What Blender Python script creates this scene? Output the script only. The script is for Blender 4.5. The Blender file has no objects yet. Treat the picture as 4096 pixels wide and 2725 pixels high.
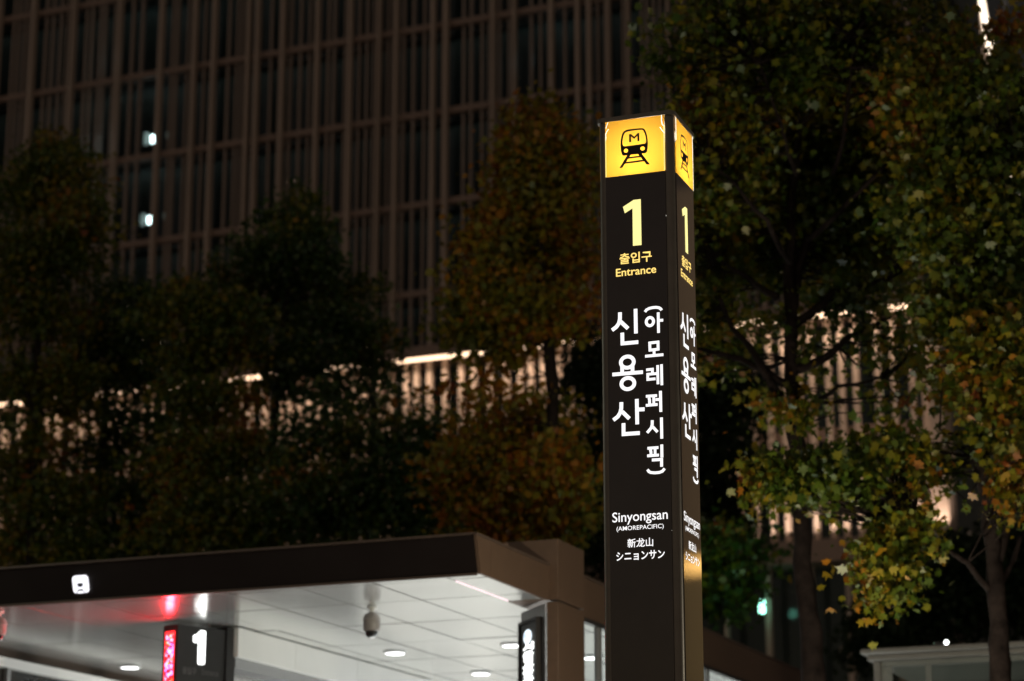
import bpy, math, random
import numpy as np
rng = np.random.default_rng(11); random.seed(5)
sc = bpy.context.scene
COL = sc.collection
R = math.radians
# ------------------------------------------------------------------ camera
PITCH = 0.2653; FPX = 9248.6            # focal length in pixels of the 4096 px wide photo
cd = bpy.data.cameras.new('camera'); cam = bpy.data.objects.new('camera', cd); COL.objects.link(cam)
cam.location = (0, 0, 1.6); cam.rotation_euler = (math.pi/2 + PITCH, 0, 0)
cd.sensor_width = 36; cd.lens = FPX/4096*36
cd.clip_start = .1; cd.clip_end = 3000
cd.dof.use_dof = True; cd.dof.focus_distance = 11.5; cd.dof.aperture_fstop = 2.35; cd.dof.aperture_blades = 9
sc.camera = cam
# ------------------------------------------------------------------ night sky and city light
w = bpy.data.worlds.new('World'); sc.world = w; w.use_nodes = True
nt = w.node_tree; nt.nodes.clear()
wo = nt.nodes.new('ShaderNodeOutputWorld'); bg = nt.nodes.new('ShaderNodeBackground'); sky = nt.nodes.new('ShaderNodeTexSky')
sky.sky_type = 'NISHITA'; sky.sun_disc = False; sky.sun_elevation = R(-3.0); sky.sun_rotation = R(200)
add = nt.nodes.new('ShaderNodeMix'); add.data_type = 'RGBA'; add.blend_type = 'ADD'; add.inputs[0].default_value = 1
add.inputs[7].default_value = (.085, .064, .048, 1)          # town glow on a low night sky
nt.links.new(sky.outputs[0], add.inputs[6]); nt.links.new(add.outputs[2], bg.inputs[0]); nt.links.new(bg.outputs[0], wo.inputs[0])
bg.inputs[1].default_value = .29
def lamp(name, typ, loc, power, color, size=.3, size_y=None, to=None, **k):
    d = bpy.data.lights.new(name, typ); o = bpy.data.objects.new(name, d); COL.objects.link(o)
    o.location = loc; d.energy = power; d.color = color
    if typ == 'AREA':
        d.size = size
        if size_y: d.shape = 'RECTANGLE'; d.size_y = size_y
    elif typ in ('POINT', 'SPOT'): d.shadow_soft_size = size
    if to is not None:
        import mathutils
        o.rotation_euler = (mathutils.Vector(to) - mathutils.Vector(loc)).to_track_quat('-Z', 'Y').to_euler()
    for a, b in k.items(): setattr(d, a, b)
    return o
# glow of the lit street behind the photographer
sun = lamp('city_glow', 'SUN', (0, -5, 30), .235, (1, .77, .56), to=(6, 60, 24)); sun.data.angle = R(130)
lamp('street_lamp_light', 'AREA', (7.84, 21.09, 5.55), 1.7, (1, .55, .15), .6, .16, to=(1.5, 13, 3.5))
lamp('panel_reflection_fill_low', 'AREA', (7.9, 21.2, 4.9), .5, (1, .66, .24), .8, 1.1, to=(1.5, 13, 3.3))  # added area light, fills the fading reflection low on the narrow face
lamp('panel_reflection_fill_high', 'AREA', (7.9, 21.25, 7.6), 1.4, (1, .62, .30), .9, 3.9, to=(1.5, 13, 4.5))  # added tall panel of light, lifts the upper narrow face by reflection
lamp('leaf_fill_ahead', 'POINT', (5.4, 13.0, 3.4), 150, (1, .92, .72), .25)  # added fill for the right-hand leaves, no fitting there
lamp('leaf_fill_left', 'POINT', (-10, 19, 7.5), 240, (.95, 1, .80), .3)  # unseen fill, added to lift the left tree row
lamp('leaf_fill_low', 'POINT', (2.2, 15.8, 2.5), 340, (1, .95, .74), .08)  # added key light for the low leaves, kept below the frame
lamp('leaf_fill_mid', 'POINT', tuple(np.array([1.45, 24.0, 8.0])), 34, (1, .92, .6), .03)  # made-up source hidden behind the pillar, brightens the autumn tree
vs = sc.view_settings; vs.view_transform = 'Standard'; vs.look = 'None'; vs.exposure = 0; vs.gamma = 1
sc.render.engine = 'CYCLES'
try:
    sc.cycles.use_denoising = True; sc.cycles.sample_clamp_indirect = 4
    sc.cycles.max_bounces = 8; sc.cycles.transparent_max_bounces = 12
except Exception: pass
# ------------------------------------------------------------------ helpers
def ray(x, y):
    c, s = math.cos(PITCH), math.sin(PITCH)
    a = (x-2048)/FPX; b = (1362.5-y)/FPX
    return np.array([a, c - s*b, s + c*b])
def at(x, y, D):
    d = ray(x, y); return np.array([0, 0, 1.6]) + d*(D/d[1])
class MB:
    def __init__(s): s.v = []; s.f = []; s.sm = []
    def add(s, vs, fs, smooth=False):
        n = len(s.v); s.v.extend([tuple(map(float, p)) for p in vs]); s.f.extend([tuple(n+i for i in f) for f in fs]); s.sm.extend([smooth]*len(fs)); return s
    def box(s, x0, x1, y0, y1, z0, z1, b=0):
        if b <= 0:
            v = [(x, y, z) for z in (z0, z1) for y in (y0, y1) for x in (x0, x1)]
            return s.add(v, [(0,2,3,1),(4,5,7,6),(0,1,5,4),(2,6,7,3),(0,4,6,2),(1,3,7,5)])
        # chamfered on the vertical and horizontal edges
        vs = []
        for z, i in ((z0, b), (z0+b, 0), (z1-b, 0), (z1, b)):
            a0, a1, c0, c1 = x0+i, x1-i, y0+i, y1-i; k = b
            vs += [(a0+k,c0,z),(a1-k,c0,z),(a1,c0+k,z),(a1,c1-k,z),(a1-k,c1,z),(a0+k,c1,z),(a0,c1-k,z),(a0,c0+k,z)]
        fs = [tuple(range(7,-1,-1)), tuple(range(24,32))]
        for l in range(3):
            for i in range(8):
                j = (i+1) % 8; fs.append((l*8+i, l*8+j, l*8+8+j, l*8+8+i))
        return s.add(vs, fs)
    def prism(s, poly, o, ax, ay, az, t):
        """polygon (x,y) in the frame o + x*ax + y*ay, pushed along az by t"""
        o, ax, ay, az = map(np.array, (o, ax, ay, az)); n = len(poly)
        A = [o+ax*p[0]+ay*p[1] for p in poly]; Bq = [q+az*t for q in A]
        fs = [tuple(range(n)), tuple(range(2*n-1, n-1, -1))]
        fs += [(i, n+i, n+(i+1) % n, (i+1) % n) for i in range(n)]
        return s.add(A+Bq, fs)
    def tube(s, pts, rad, n=8, cap=True):
        pts = [np.array(p, float) for p in pts]; rings = []
        up = np.array([0.3, 0.2, 1.0])
        for i, p in enumerate(pts):
            t = pts[min(i+1, len(pts)-1)] - pts[max(i-1, 0)]; t /= np.linalg.norm(t)+1e-9
            a = np.cross(t, up if abs(t@up)/1.06 < .95 else np.array([1, 0, 0])); a /= np.linalg.norm(a); b = np.cross(t, a)
            r = rad[i] if hasattr(rad, '__len__') else rad
            rings += [p + r*(a*math.cos(k*2*math.pi/n) + b*math.sin(k*2*math.pi/n)) for k in range(n)]
        fs = []
        for i in range(len(pts)-1):
            for k in range(n):
                k2 = (k+1) % n; fs.append((i*n+k, i*n+k2, (i+1)*n+k2, (i+1)*n+k))
        if cap: fs += [tuple(range(n-1, -1, -1)), tuple(range((len(pts)-1)*n, len(pts)*n))]
        return s.add(rings, fs, True)
    def pane(s, p, a, b):   # one flat sheet
        p, a, b = map(np.array, (p, a, b)); return s.add([p, p+a, p+a+b, p+b], [(0, 1, 2, 3)])
    def lathe(s, prof, c, n=24):
        c = np.array(c, float); vs = []
        for r, z in prof: vs += [c + (r*math.cos(k*2*math.pi/n), r*math.sin(k*2*math.pi/n), z) for k in range(n)]
        fs = []
        for i in range(len(prof)-1):
            for k in range(n):
                k2 = (k+1) % n; fs.append((i*n+k, i*n+k2, (i+1)*n+k2, (i+1)*n+k))
        fs += [tuple(range(n-1, -1, -1)), tuple(range((len(prof)-1)*n, len(prof)*n))]
        return s.add(vs, fs, True)
    def build(s, name, mat, parent=None, smooth=True):
        me = bpy.data.meshes.new(name); me.from_pydata(s.v, [], s.f); me.update()
        if smooth and any(s.sm): me.polygons.foreach_set('use_smooth', s.sm)
        return link(name, me, mat, parent)
def link(name, me, mat, parent=None):
    o = bpy.data.objects.new(name, me); COL.objects.link(o)
    if mat: me.materials.append(mat)
    if parent: o.parent = parent
    return o
def empty(name, loc, rz=0):
    o = bpy.data.objects.new(name, None); COL.objects.link(o); o.location = loc; o.rotation_euler = (0, 0, rz); o.empty_display_size = .2; return o
def tag(o, label=None, cat=None, group=None, kind=None):
    for k, v in (('label', label), ('category', cat), ('group', group), ('kind', kind)):
        if v: o[k] = v
    return o
def copy_tree(o, parent=None):
    c = o.copy(); COL.objects.link(c)
    if parent: c.parent = parent
    for ch in [q for q in o.children]: copy_tree(ch, c)
    return c
# ------------------------------------------------------------------ materials
def newmat(name):
    m = bpy.data.materials.new(name); m.use_nodes = True; t = m.node_tree
    return m, t, t.nodes['Principled BSDF']
def N(t, kind, **inp):
    n = t.nodes.new(kind)
    for k, v in inp.items():
        if k.startswith('_'): setattr(n, k[1:], v)
        else: n.inputs[k.replace('_', ' ')].default_value = v
    return n
def pmat(name, col, rough=.5, metal=0, var=.25, scale=6, bump=0, bscale=60, spec=.5, coat=0, rvar=.1):
    m, t, p = newmat(name)
    tc = N(t, 'ShaderNodeTexCoord'); n = N(t, 'ShaderNodeTexNoise', Scale=scale, Detail=6, Roughness=.6)
    t.links.new(tc.outputs['Object'], n.inputs['Vector'])
    r = N(t, 'ShaderNodeValToRGB'); c = np.array(col)
    r.color_ramp.elements[0].position = .3; r.color_ramp.elements[1].position = .72
    r.color_ramp.elements[0].color = (*(c*(1-var)), 1); r.color_ramp.elements[1].color = (*(c*(1+var)), 1)
    t.links.new(n.outputs[0], r.inputs[0]); t.links.new(r.outputs[0], p.inputs['Base Color'])
    mr = N(t, 'ShaderNodeMapRange'); mr.inputs[3].default_value = rough-rvar; mr.inputs[4].default_value = rough+rvar
    t.links.new(n.outputs[0], mr.inputs[0]); t.links.new(mr.outputs[0], p.inputs['Roughness'])
    p.inputs['Metallic'].default_value = metal; p.inputs['Specular IOR Level'].default_value = spec; p.inputs['Coat Weight'].default_value = coat
    if bump:
        n2 = N(t, 'ShaderNodeTexNoise', Scale=bscale, Detail=3); t.links.new(tc.outputs['Object'], n2.inputs['Vector'])
        b = N(t, 'ShaderNodeBump', Strength=bump, Distance=.01); t.links.new(n2.outputs[0], b.inputs['Height']); t.links.new(b.outputs[0], p.inputs['Normal'])
    return m
def emat(name, col, s):
    m, t, p = newmat(name); p.inputs['Base Color'].default_value = (.6, .6, .6, 1)
    p.inputs['Emission Color'].default_value = (*col, 1); p.inputs['Emission Strength'].default_value = s; return m
def glass(name, tint=(.8, .85, .85), op=.0, rough=.03):   # for single panes
    m, t, p = newmat(name); out = t.nodes['Material Output']; t.nodes.remove(p)
    tr = N(t, 'ShaderNodeBsdfTransparent', Color=(*tint, 1)); gl = N(t, 'ShaderNodeBsdfGlossy', Roughness=rough, Color=(.9, .95, 1, 1))
    fr = N(t, 'ShaderNodeFresnel', IOR=1.3); mx = N(t, 'ShaderNodeMixShader')
    t.links.new(fr.outputs[0], mx.inputs[0]); t.links.new(tr.outputs[0], mx.inputs[1]); t.links.new(gl.outputs[0], mx.inputs[2])
    t.links.new(mx.outputs[0], out.inputs[0]); return m
def leafmat(name, stops, gloss=.35, trans=.3):
    m, t, p = newmat(name); out = t.nodes['Material Output']
    g = N(t, 'ShaderNodeNewGeometry'); tc = N(t, 'ShaderNodeTexCoord')
    n = N(t, 'ShaderNodeTexNoise', Scale=.9, Detail=2); t.links.new(tc.outputs['Object'], n.inputs['Vector'])
    a = N(t, 'ShaderNodeMath', _operation='MULTIPLY_ADD'); a.inputs[1].default_value = 1.5; a.inputs[2].default_value = -.55
    t.links.new(n.outputs[0], a.inputs[0])
    s = N(t, 'ShaderNodeMath', _operation='MULTIPLY_ADD'); s.inputs[1].default_value = .62; t.links.new(g.outputs['Random Per Island'], s.inputs[0]); t.links.new(a.outputs[0], s.inputs[2])
    r = N(t, 'ShaderNodeValToRGB'); cr = r.color_ramp
    while len(cr.elements) < len(stops): cr.elements.new(.5)
    for e, (pos, c) in zip(cr.elements, stops): e.position = pos; e.color = (*c, 1)
    t.links.new(s.outputs[0], r.inputs[0]); t.links.new(r.outputs[0], p.inputs['Base Color'])
    p.inputs['Roughness'].default_value = .42; p.inputs['Specular IOR Level'].default_value = gloss
    tl = N(t, 'ShaderNodeBsdfTranslucent'); t.links.new(r.outputs[0], tl.inputs[0]); mx = N(t, 'ShaderNodeMixShader'); mx.inputs[0].default_value = trans
    t.links.new(p.outputs[0], mx.inputs[1]); t.links.new(tl.outputs[0], mx.inputs[2]); t.links.new(mx.outputs[0], out.inputs[0]); return m
# ------------------------------------------------------------------ lettering data (millimetres on the sign face, z above 5 m)
STROKES=[(21.2,0,[(-91.6,-194.0),(-92.4,-229.1),(-98.0,-250.6),(-111.5,-268.3),(-134.8,-283.7)]),(21.2,0,[(-89.0,-242.6),(-50.2,-282.9)]),(20.6,0,[(-9.1,-183.6),(-8.8,-312.5)]),(20.6,0,[(-80.9,-301.9),(-80.7,-358.3),(2.8,-358.5)]),(20.6,1,[(-22.3,-458.3),(-23.3,-464.8),(-25.9,-470.9),(-30.0,-476.4),(-35.5,-480.9),(-42.0,-484.3),(-49.2,-486.3),(-56.8,-486.9),(-64.3,-486.0),(-71.5,-483.7),(-77.9,-480.1),(-83.3,-475.3),(-87.2,-469.7),(-89.7,-463.4),(-90.5,-456.9),(-89.5,-450.4),(-86.9,-444.3),(-82.8,-438.8),(-77.3,-434.3),(-70.8,-430.9),(-63.6,-428.9),(-56.0,-428.3),(-48.4,-429.2),(-41.2,-431.6),(-34.8,-435.2),(-29.5,-439.9),(-25.5,-445.6),(-23.1,-451.8)]),(20.6,0,[(-83.9,-472.0),(-83.8,-512.6)]),(20.6,0,[(-29.6,-476.8),(-29.6,-514.4)]),(20.0,0,[(-135.9,-515.2),(24.8,-516.3)]),(20.6,1,[(-21.0,-569.1),(-21.9,-575.6),(-24.5,-581.7),(-28.6,-587.1),(-34.0,-591.6),(-40.5,-595.0),(-47.7,-597.0),(-55.3,-597.6),(-62.8,-596.8),(-70.0,-594.5),(-76.4,-590.9),(-81.7,-586.2),(-85.7,-580.6),(-88.1,-574.4),(-88.9,-567.9),(-88.0,-561.5),(-85.4,-555.4),(-81.3,-549.9),(-75.8,-545.4),(-69.3,-542.0),(-62.1,-540.0),(-54.5,-539.4),(-47.0,-540.3),(-39.8,-542.6),(-33.4,-546.2),(-28.1,-550.9),(-24.1,-556.5),(-21.7,-562.6)]),(21.0,0,[(-90.4,-661.9),(-91.4,-694.3),(-96.9,-715.4),(-109.7,-734.4),(-133.6,-750.6)]),(21.0,0,[(-86.9,-710.5),(-49.4,-749.9)]),(20.4,0,[(-9.3,-652.3),(-9.1,-782.0)]),(21.0,0,[(-5.7,-706.8),(30.4,-708.1)]),(21.0,0,[(-80.6,-770.6),(-80.8,-826.6),(3.6,-827.5)]),(15.3,0,[(40.4,-204.5),(48.7,-194.5),(63.5,-188.1),(81.2,-186.0),(98.7,-186.3),(113.3,-189.8),(123.4,-196.9),(127.7,-204.3)]),(16.2,1,[(84.4,-258.3),(83.8,-263.0),(82.3,-267.5),(80.0,-271.4),(76.9,-274.7),(73.3,-277.2),(69.3,-278.6),(65.0,-279.1),(60.8,-278.4),(56.8,-276.7),(53.2,-274.1),(50.3,-270.7),(48.0,-266.6),(46.7,-262.0),(46.3,-257.3),(46.8,-252.6),(48.3,-248.1),(50.7,-244.1),(53.7,-240.9),(57.4,-238.4),(61.4,-236.9),(65.7,-236.5),(69.9,-237.2),(73.9,-238.9),(77.5,-241.5),(80.4,-244.9),(82.6,-249.0),(84.0,-253.6)]),(15.3,0,[(109.7,-213.7),(109.6,-320.8)]),(15.3,0,[(112.2,-256.2),(135.0,-256.9)]),(15.3,1,[(62.7,-369.0),(105.9,-368.1),(105.9,-405.2),(63.3,-406.2)]),(15.3,0,[(84.9,-404.7),(84.7,-435.0)]),(15.3,0,[(37.4,-435.7),(133.0,-436.0)]),(14.7,0,[(41.9,-506.6),(74.5,-506.0),(74.2,-528.8)]),(14.7,0,[(96.0,-530.1),(49.7,-530.1),(49.6,-556.9),(89.7,-556.6)]),(14.7,0,[(101.9,-487.4),(102.0,-585.6)]),(14.7,0,[(122.0,-484.9),(122.2,-592.5)]),(15.1,0,[(38.3,-642.6),(96.1,-643.4)]),(15.1,0,[(53.9,-650.5),(56.9,-662.2),(57.1,-685.7)]),(14.5,0,[(78.9,-646.3),(78.9,-687.5)]),(15.1,0,[(37.0,-689.2),(98.5,-689.1)]),(15.1,0,[(87.4,-663.6),(111.1,-664.5)]),(15.8,0,[(114.2,-621.2),(114.4,-728.7)]),(15.8,0,[(69.4,-767.8),(68.5,-790.2),(63.9,-805.5),(41.8,-829.4)]),(15.1,0,[(70.7,-800.4),(95.6,-829.6)]),(15.8,0,[(116.8,-757.4),(116.9,-865.1)]),(15.1,0,[(42.1,-908.6),(98.9,-908.7)]),(15.1,0,[(56.4,-915.6),(60.0,-927.2),(60.0,-944.2)]),(14.5,0,[(81.6,-911.9),(81.3,-945.8)]),(15.1,0,[(40.0,-946.7),(100.8,-947.0)]),(15.8,0,[(116.1,-894.7),(115.9,-961.1)]),(15.8,0,[(64.2,-969.4),(114.0,-970.3),(113.6,-1006.9)]),(15.1,0,[(40.7,-1015.6),(47.4,-1026.6),(57.4,-1032.1),(79.0,-1035.3),(102.0,-1034.7),(117.8,-1029.7),(128.7,-1017.0)])]
ONE=[(-68.4,365.2),(-10.9,396.1),(27.0,396.2),(27.8,150.5),(-17.9,150.7),(-17.5,351.8),(-59.0,329.5)]
ICON={'body':[(-58.5,775.8),(-42.9,781.7),(-6.7,783.1),(29.4,780.8),(46.1,778.2),(55.0,770.5),(61.2,755.3),(66.0,736.4),(69.5,712.4),(70.7,691.4),(68.8,665.6),(64.7,649.2),(59.4,643.3),(50.4,641.8),(-8.6,642.7),(-44.7,641.9),(-60.2,642.0),(-66.6,645.9),(-70.9,654.3),(-75.3,673.1),(-76.8,699.5),(-75.7,725.5),(-71.3,748.6),(-65.1,766.2)],'win':[(-46.9,769.1),(-32.7,771.7),(-1.7,773.3),(24.1,773.1),(39.5,771.7),(45.9,767.7),(52.1,753.8),(58.3,734.8),(61.0,710.9),(59.0,699.4),(53.8,694.1),(-8.0,692.7),(-54.4,692.7),(-62.1,695.5),(-65.9,703.3),(-67.0,719.2),(-64.2,737.2),(-58.8,754.9),(-53.5,764.7)],'h1':[(-36.1,667.3),(-37.1,663.0),(-39.8,659.5),(-43.8,657.3),(-48.4,656.7),(-53.0,657.8),(-56.9,660.5),(-59.5,664.2),(-60.4,668.6),(-59.4,672.8),(-56.7,676.3),(-52.8,678.5),(-48.1,679.1),(-43.5,678.0),(-39.6,675.4),(-37.0,671.6)],'h2':[(53.7,668.1),(52.7,663.9),(50.0,660.4),(46.1,658.2),(41.4,657.6),(36.8,658.6),(33.0,661.3),(30.4,665.1),(29.5,669.4),(30.5,673.6),(33.2,677.1),(37.1,679.3),(41.8,679.9),(46.4,678.8),(50.3,676.2),(52.8,672.4)],'m':[(-30.8,755.2),(-20.5,756.5),(-2.7,739.3),(14.8,756.0),(24.9,756.0),(24.8,712.1),(14.2,712.1),(14.1,740.9),(-2.8,726.0),(-19.7,741.5),(-19.3,711.4),(-30.4,711.2)]}
RAIL={'o':[(-40.0,645.2),(-85.5,577.0),(-68.0,577.8),(-54.8,597.3),(48.5,597.9),(61.8,578.9),(78.9,578.6),(32.5,646.7)],'a':[(-24.1,642.2),(16.6,642.1),(22.1,631.6),(-29.4,631.4)],'b':[(-37.3,621.9),(30.4,622.7),(40.4,607.2),(-46.5,606.9)]}
SLITS=[(3.6,0,[(-143.0,834.6),(-150.2,819.1),(-155.5,802.7)]),(4.1,0,[(-140.8,798.2),(-151.9,782.5),(-157.7,767.4)]),(3.6,0,[(-156.7,772.6),(-155.3,751.3),(-157.5,737.2)]),(4.7,0,[(145.2,838.7),(145.4,807.2),(148.1,788.6),(155.1,777.8)]),(4.1,0,[(135.8,773.2),(147.0,754.8),(155.8,741.9),(161.3,737.3)]),(6.3,0,[(-158.1,738.5),(-158.4,657.3),(-158.4,534.5)]),(7.9,0,[(157.0,736.6),(156.6,644.3),(156.0,538.1)])]
BOXES={'chul':[-90.3,81.0,58.8,116.4],'ent':[-110.2,102.8,-4.7,37.1],'sin':[-144.7,140.4,-1269.2,-1220.6],'amo':[-123.6,118.8,-1320.6,-1292.0],'han':[-68.6,63.5,-1401.2,-1356.5],'kat':[-126.7,121.9,-1464.2,-1420.2]}

def text_poly(body, bold=0.0, space=1.0):
    cu = bpy.data.curves.new('text', 'FONT'); cu.body = body; cu.offset = bold; cu.space_character = space; cu.resolution_u = 4
    o = bpy.data.objects.new('text', cu); COL.objects.link(o); bpy.context.view_layer.update()
    me = bpy.data.meshes.new_from_object(o.evaluated_get(bpy.context.evaluated_depsgraph_get()))
    v = np.array([q.co[:] for q in me.vertices]); f = [tuple(p.vertices) for p in me.polygons]
    bpy.data.objects.remove(o); bpy.data.curves.remove(cu); bpy.data.meshes.remove(me)
    return v[:, :2], f
def fit_text(body, box, bold=.0, base=False, space=1.0):
    v, f = text_poly(body, bold, space); u0, u1, z0, z1 = box
    x0, x1 = v[:, 0].min(), v[:, 0].max(); y0, y1 = (0 if base else v[:, 1].min()), v[:, 1].max()
    return np.stack([u0+(v[:, 0]-x0)/(x1-x0)*(u1-u0), z0+(v[:, 1]-y0)/(y1-y0)*(z1-z0)], 1), f
def stroke_poly(wd, closed, pts, end=0):
    P = np.array(pts, float); n = len(P); hw = wd/2; Lp = []; Rp = []
    for i in range(n):
        if closed: a, b = P[(i-1) % n], P[(i+1) % n]
        else: a, b = P[max(i-1, 0)], P[min(i+1, n-1)]
        d0 = (P[i]-a); d1 = (b-P[i]); l0, l1 = np.hypot(*d0), np.hypot(*d1)
        d0 = d0/l0 if l0 > 0 else d1/l1; d1 = d1/l1 if l1 > 0 else d0
        n0 = np.array([-d0[1], d0[0]]); n1 = np.array([-d1[1], d1[0]]); m = n0+n1; m /= np.hypot(*m); k = hw/max(.35, m@n0)
        Lp.append(P[i]+m*k); Rp.append(P[i]-m*k)
    v = Lp+Rp; f = [(i, (i+1) % n, n+(i+1) % n, n+i) for i in range(n if closed else n-1)]
    return np.array(v), f
def curve_poly(polys):
    cu = bpy.data.curves.new('shape', 'CURVE'); cu.dimensions = '2D'; cu.fill_mode = 'BOTH'
    for q in polys:
        s = cu.splines.new('POLY'); s.points.add(len(q)-1); s.use_cyclic_u = True
        for i, (x, y) in enumerate(q): s.points[i].co = (x/1000, y/1000, 0, 1)
    o = bpy.data.objects.new('shape', cu); COL.objects.link(o); bpy.context.view_layer.update()
    me = bpy.data.meshes.new_from_object(o.evaluated_get(bpy.context.evaluated_depsgraph_get()))
    v = np.array([q.co[:] for q in me.vertices])[:, :2]*1000; f = [tuple(p.vertices) for p in me.polygons]
    bpy.data.objects.remove(o); bpy.data.curves.remove(cu); bpy.data.meshes.remove(me)
    return v, f
# ------------------------------------------------------------------ the ground
M_asph = pmat('asphalt', (.05, .05, .052), .75, var=.3, scale=3, bump=.4, bscale=200)
M_pave = pmat('paving', (.22, .21, .2), .6, var=.2, scale=4, bump=.2)
g = MB().add([(-900, -300, -.15), (900, -300, -.15), (900, 1500, -.15), (-900, 1500, -.15)], [(0, 1, 2, 3)]).build('ground', M_asph); tag(g, kind='structure')
g = MB().box(-45, 45, 4, 95, -.145, 0).build('pavement', M_pave); tag(g, kind='structure')
# ------------------------------------------------------------------ the pillar sign
PX, PY, PYAW = .7037, 11.4182, -.3525
HP, HO, ZT, ZB = .16, .2059, 5.8376, 5.5354
M_post = pmat('bronze_post', (.21, .185, .15), .42, .3, var=.12, scale=9, bump=.06, bscale=900, rvar=.04)
M_panel = pmat('bronze_panel', (.064, .046, .035), .055, .0, var=.12, scale=5, bump=.012, bscale=420, spec=.5, rvar=.012)
M_dark = pmat('dark_seam', (.008, .007, .006), .7)
M_core = pmat('white_core', (.8, .8, .78), .7, var=.02)
M_white_let = emat('white_letter', (1, .99, 1), 1.12)
M_yel_num = emat('yellow_numeral', (1, .90, .33), 1.12); M_yel_let = emat('yellow_letter', (1, .70, .17), 1.25)
M_slit = emat('bare_backlight', (1, .95, .84), 1.5)
M_film_edge = emat('film_edge_glow', (1, .84, .24), 1.1)
M_ink = pmat('black_film', (.012, .008, .005), .5, var=.1)
mf, t, p = newmat('yellow_film'); out = t.nodes['Material Output']
tl = N(t, 'ShaderNodeBsdfTranslucent', Color=(1, .515, .05, 1)); mx = N(t, 'ShaderNodeMixShader'); mx.inputs[0].default_value = .96
p.inputs['Base Color'].default_value = (.7, .4, .03, 1); p.inputs['Roughness'].default_value = .35
t.links.new(p.outputs[0], mx.inputs[1]); t.links.new(tl.outputs[0], mx.inputs[2]); t.links.new(mx.outputs[0], out.inputs[0])
M_film = mf
pil = tag(empty('pillar_sign', (PX, PY, 0), PYAW), 'tall dark square station pillar sign with glowing yellow train panels and number 1', 'sign')
mb = MB()
for sx in (1, -1):
    for sy in (1, -1):
        r = .034; q = [(HP, HO-.006), (HP, HO-.05), (HO-.05, HO-.05), (HO-.05, HP), (HO-.006, HP)]
        arc = [(HO-.006-r+r*math.cos(a), HO-.006-r+r*math.sin(a)) for a in np.linspace(0, math.pi/2, 9)]
        poly = [(x*sx, y*sy) for x, y in q+arc]
        mb.prism(poly, (0, 0, 0), (1, 0, 0), (0, 1, 0), (0, 0, 1), ZT+.001)
mb.build('corner_posts', M_post, pil)
def FACE(k):   # 0 = the broad face, 1 = the narrow face, 2 and 3 behind; (u, z) -> point, d outwards
    return [lambda u, z, d: (u, -HO-d, z), lambda u, z, d: (HO+d, u, z), lambda u, z, d: (-u, HO+d, z), lambda u, z, d: (-HO-d, -u, z)][k]
def on_face(k, shapes, name, mat, d, step=0.0, par=None):
    mb = MB(); F = FACE(k)
    for i, (v, f) in enumerate(shapes):
        dd = d+i*step
        mb.add([F(x/1000, 5+y/1000, dd) for x, y in v], f)
    return mb.build(name, mat, par or pil)
rect = lambda u0, u1, z0, z1: ([(u0, z0), (u1, z0), (u1, z1), (u0, z1)], [(0, 1, 2, 3)])
zmm = lambda z: (z-5)*1000
strokes = [stroke_poly(s[0]*.93, *s[1:]) for s in STROKES]
for k in range(4):
    F = FACE(k)
    def slab(u0, u1, z0, z1, d0, d1, name, mat):
        vs = [F(u, z, d) for d in (d0, d1) for z in (z0, z1) for u in (u0, u1)]
        return MB().add(vs, [(0,1,3,2),(4,6,7,5),(0,4,5,1),(2,3,7,6),(0,2,6,4),(1,5,7,3)]).build(name, mat, pil)
    fp = slab(-.1592, .1592, .02, ZB-.0015, -.02, -.001, 'face_panel', M_panel)
    lp = on_face(k, [rect(-160, 160, zmm(ZB), zmm(ZT))], 'light_panel', M_film, -.001)
    if k < 2:
        on_face(k, [curve_poly([ICON[n] for n in ('body', 'win', 'h1', 'h2', 'm')])], 'train_symbol', M_ink, .0003, par=lp)
        on_face(k, [curve_poly([RAIL[n] for n in 'oab'])], 'rail_symbol', M_ink, .0006, par=lp)
        sl = [stroke_poly(*s) for s in SLITS]
        if k == 0:
            for q in sl[:5]: on_face(k, [q], 'film_tear', M_slit, .0008, par=lp)
            for q in (rect(-160, -155, 537, 756), rect(154, 160, 537, 782)): on_face(k, [q], 'film_edge', M_film_edge, .0007, par=lp)
        else:
            for q in (rect(-160, -150, 712, 837), rect(151, 160, 700, 837), rect(154, 160, 536, 699)): on_face(k, [q], 'film_tear', M_slit, .0007, par=lp)
        on_face(k, [(ONE, [tuple(range(len(ONE)))])], 'numeral', M_yel_num, .0005, par=fp)
        on_face(k, [fit_text('출입구', BOXES['chul'], .016)], 'lettering', M_yel_let, .0005, par=fp)
        on_face(k, [fit_text('Entrance', BOXES['ent'], .012)], 'lettering', M_yel_let, .0005, par=fp)
        a = 0
        for n in (4, 5, 5, 1, 3, 3, 4, 6, 3, 6, 1):     # strokes of each syllable, then of the brackets
            on_face(k, strokes[a:a+n], 'lettering', M_white_let, .0004, step=.00006, par=fp); a += n
        assert a == len(strokes), (a, len(strokes))
        for tx, bx, bo, ba in (('Sinyongsan', 'sin', .006, True), ('(AMOREPACIFIC)', 'amo', .005, False), ('新龙山', 'han', .012, False), ('シニョンサン', 'kat', .018, False)):
            on_face(k, [fit_text(tx, BOXES[bx], bo, ba)], 'lettering', M_white_let, .0005, par=fp)
# tiny gaps where the backlight shows along the seam
for q in (rect(159.2, 160.6, 290, 292.5), rect(159.2, 160.6, 294.5, 296.5), rect(159.2, 160.4, -1330, -1328)): on_face(0, [q], 'seam_glint', M_slit, .0003)
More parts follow.
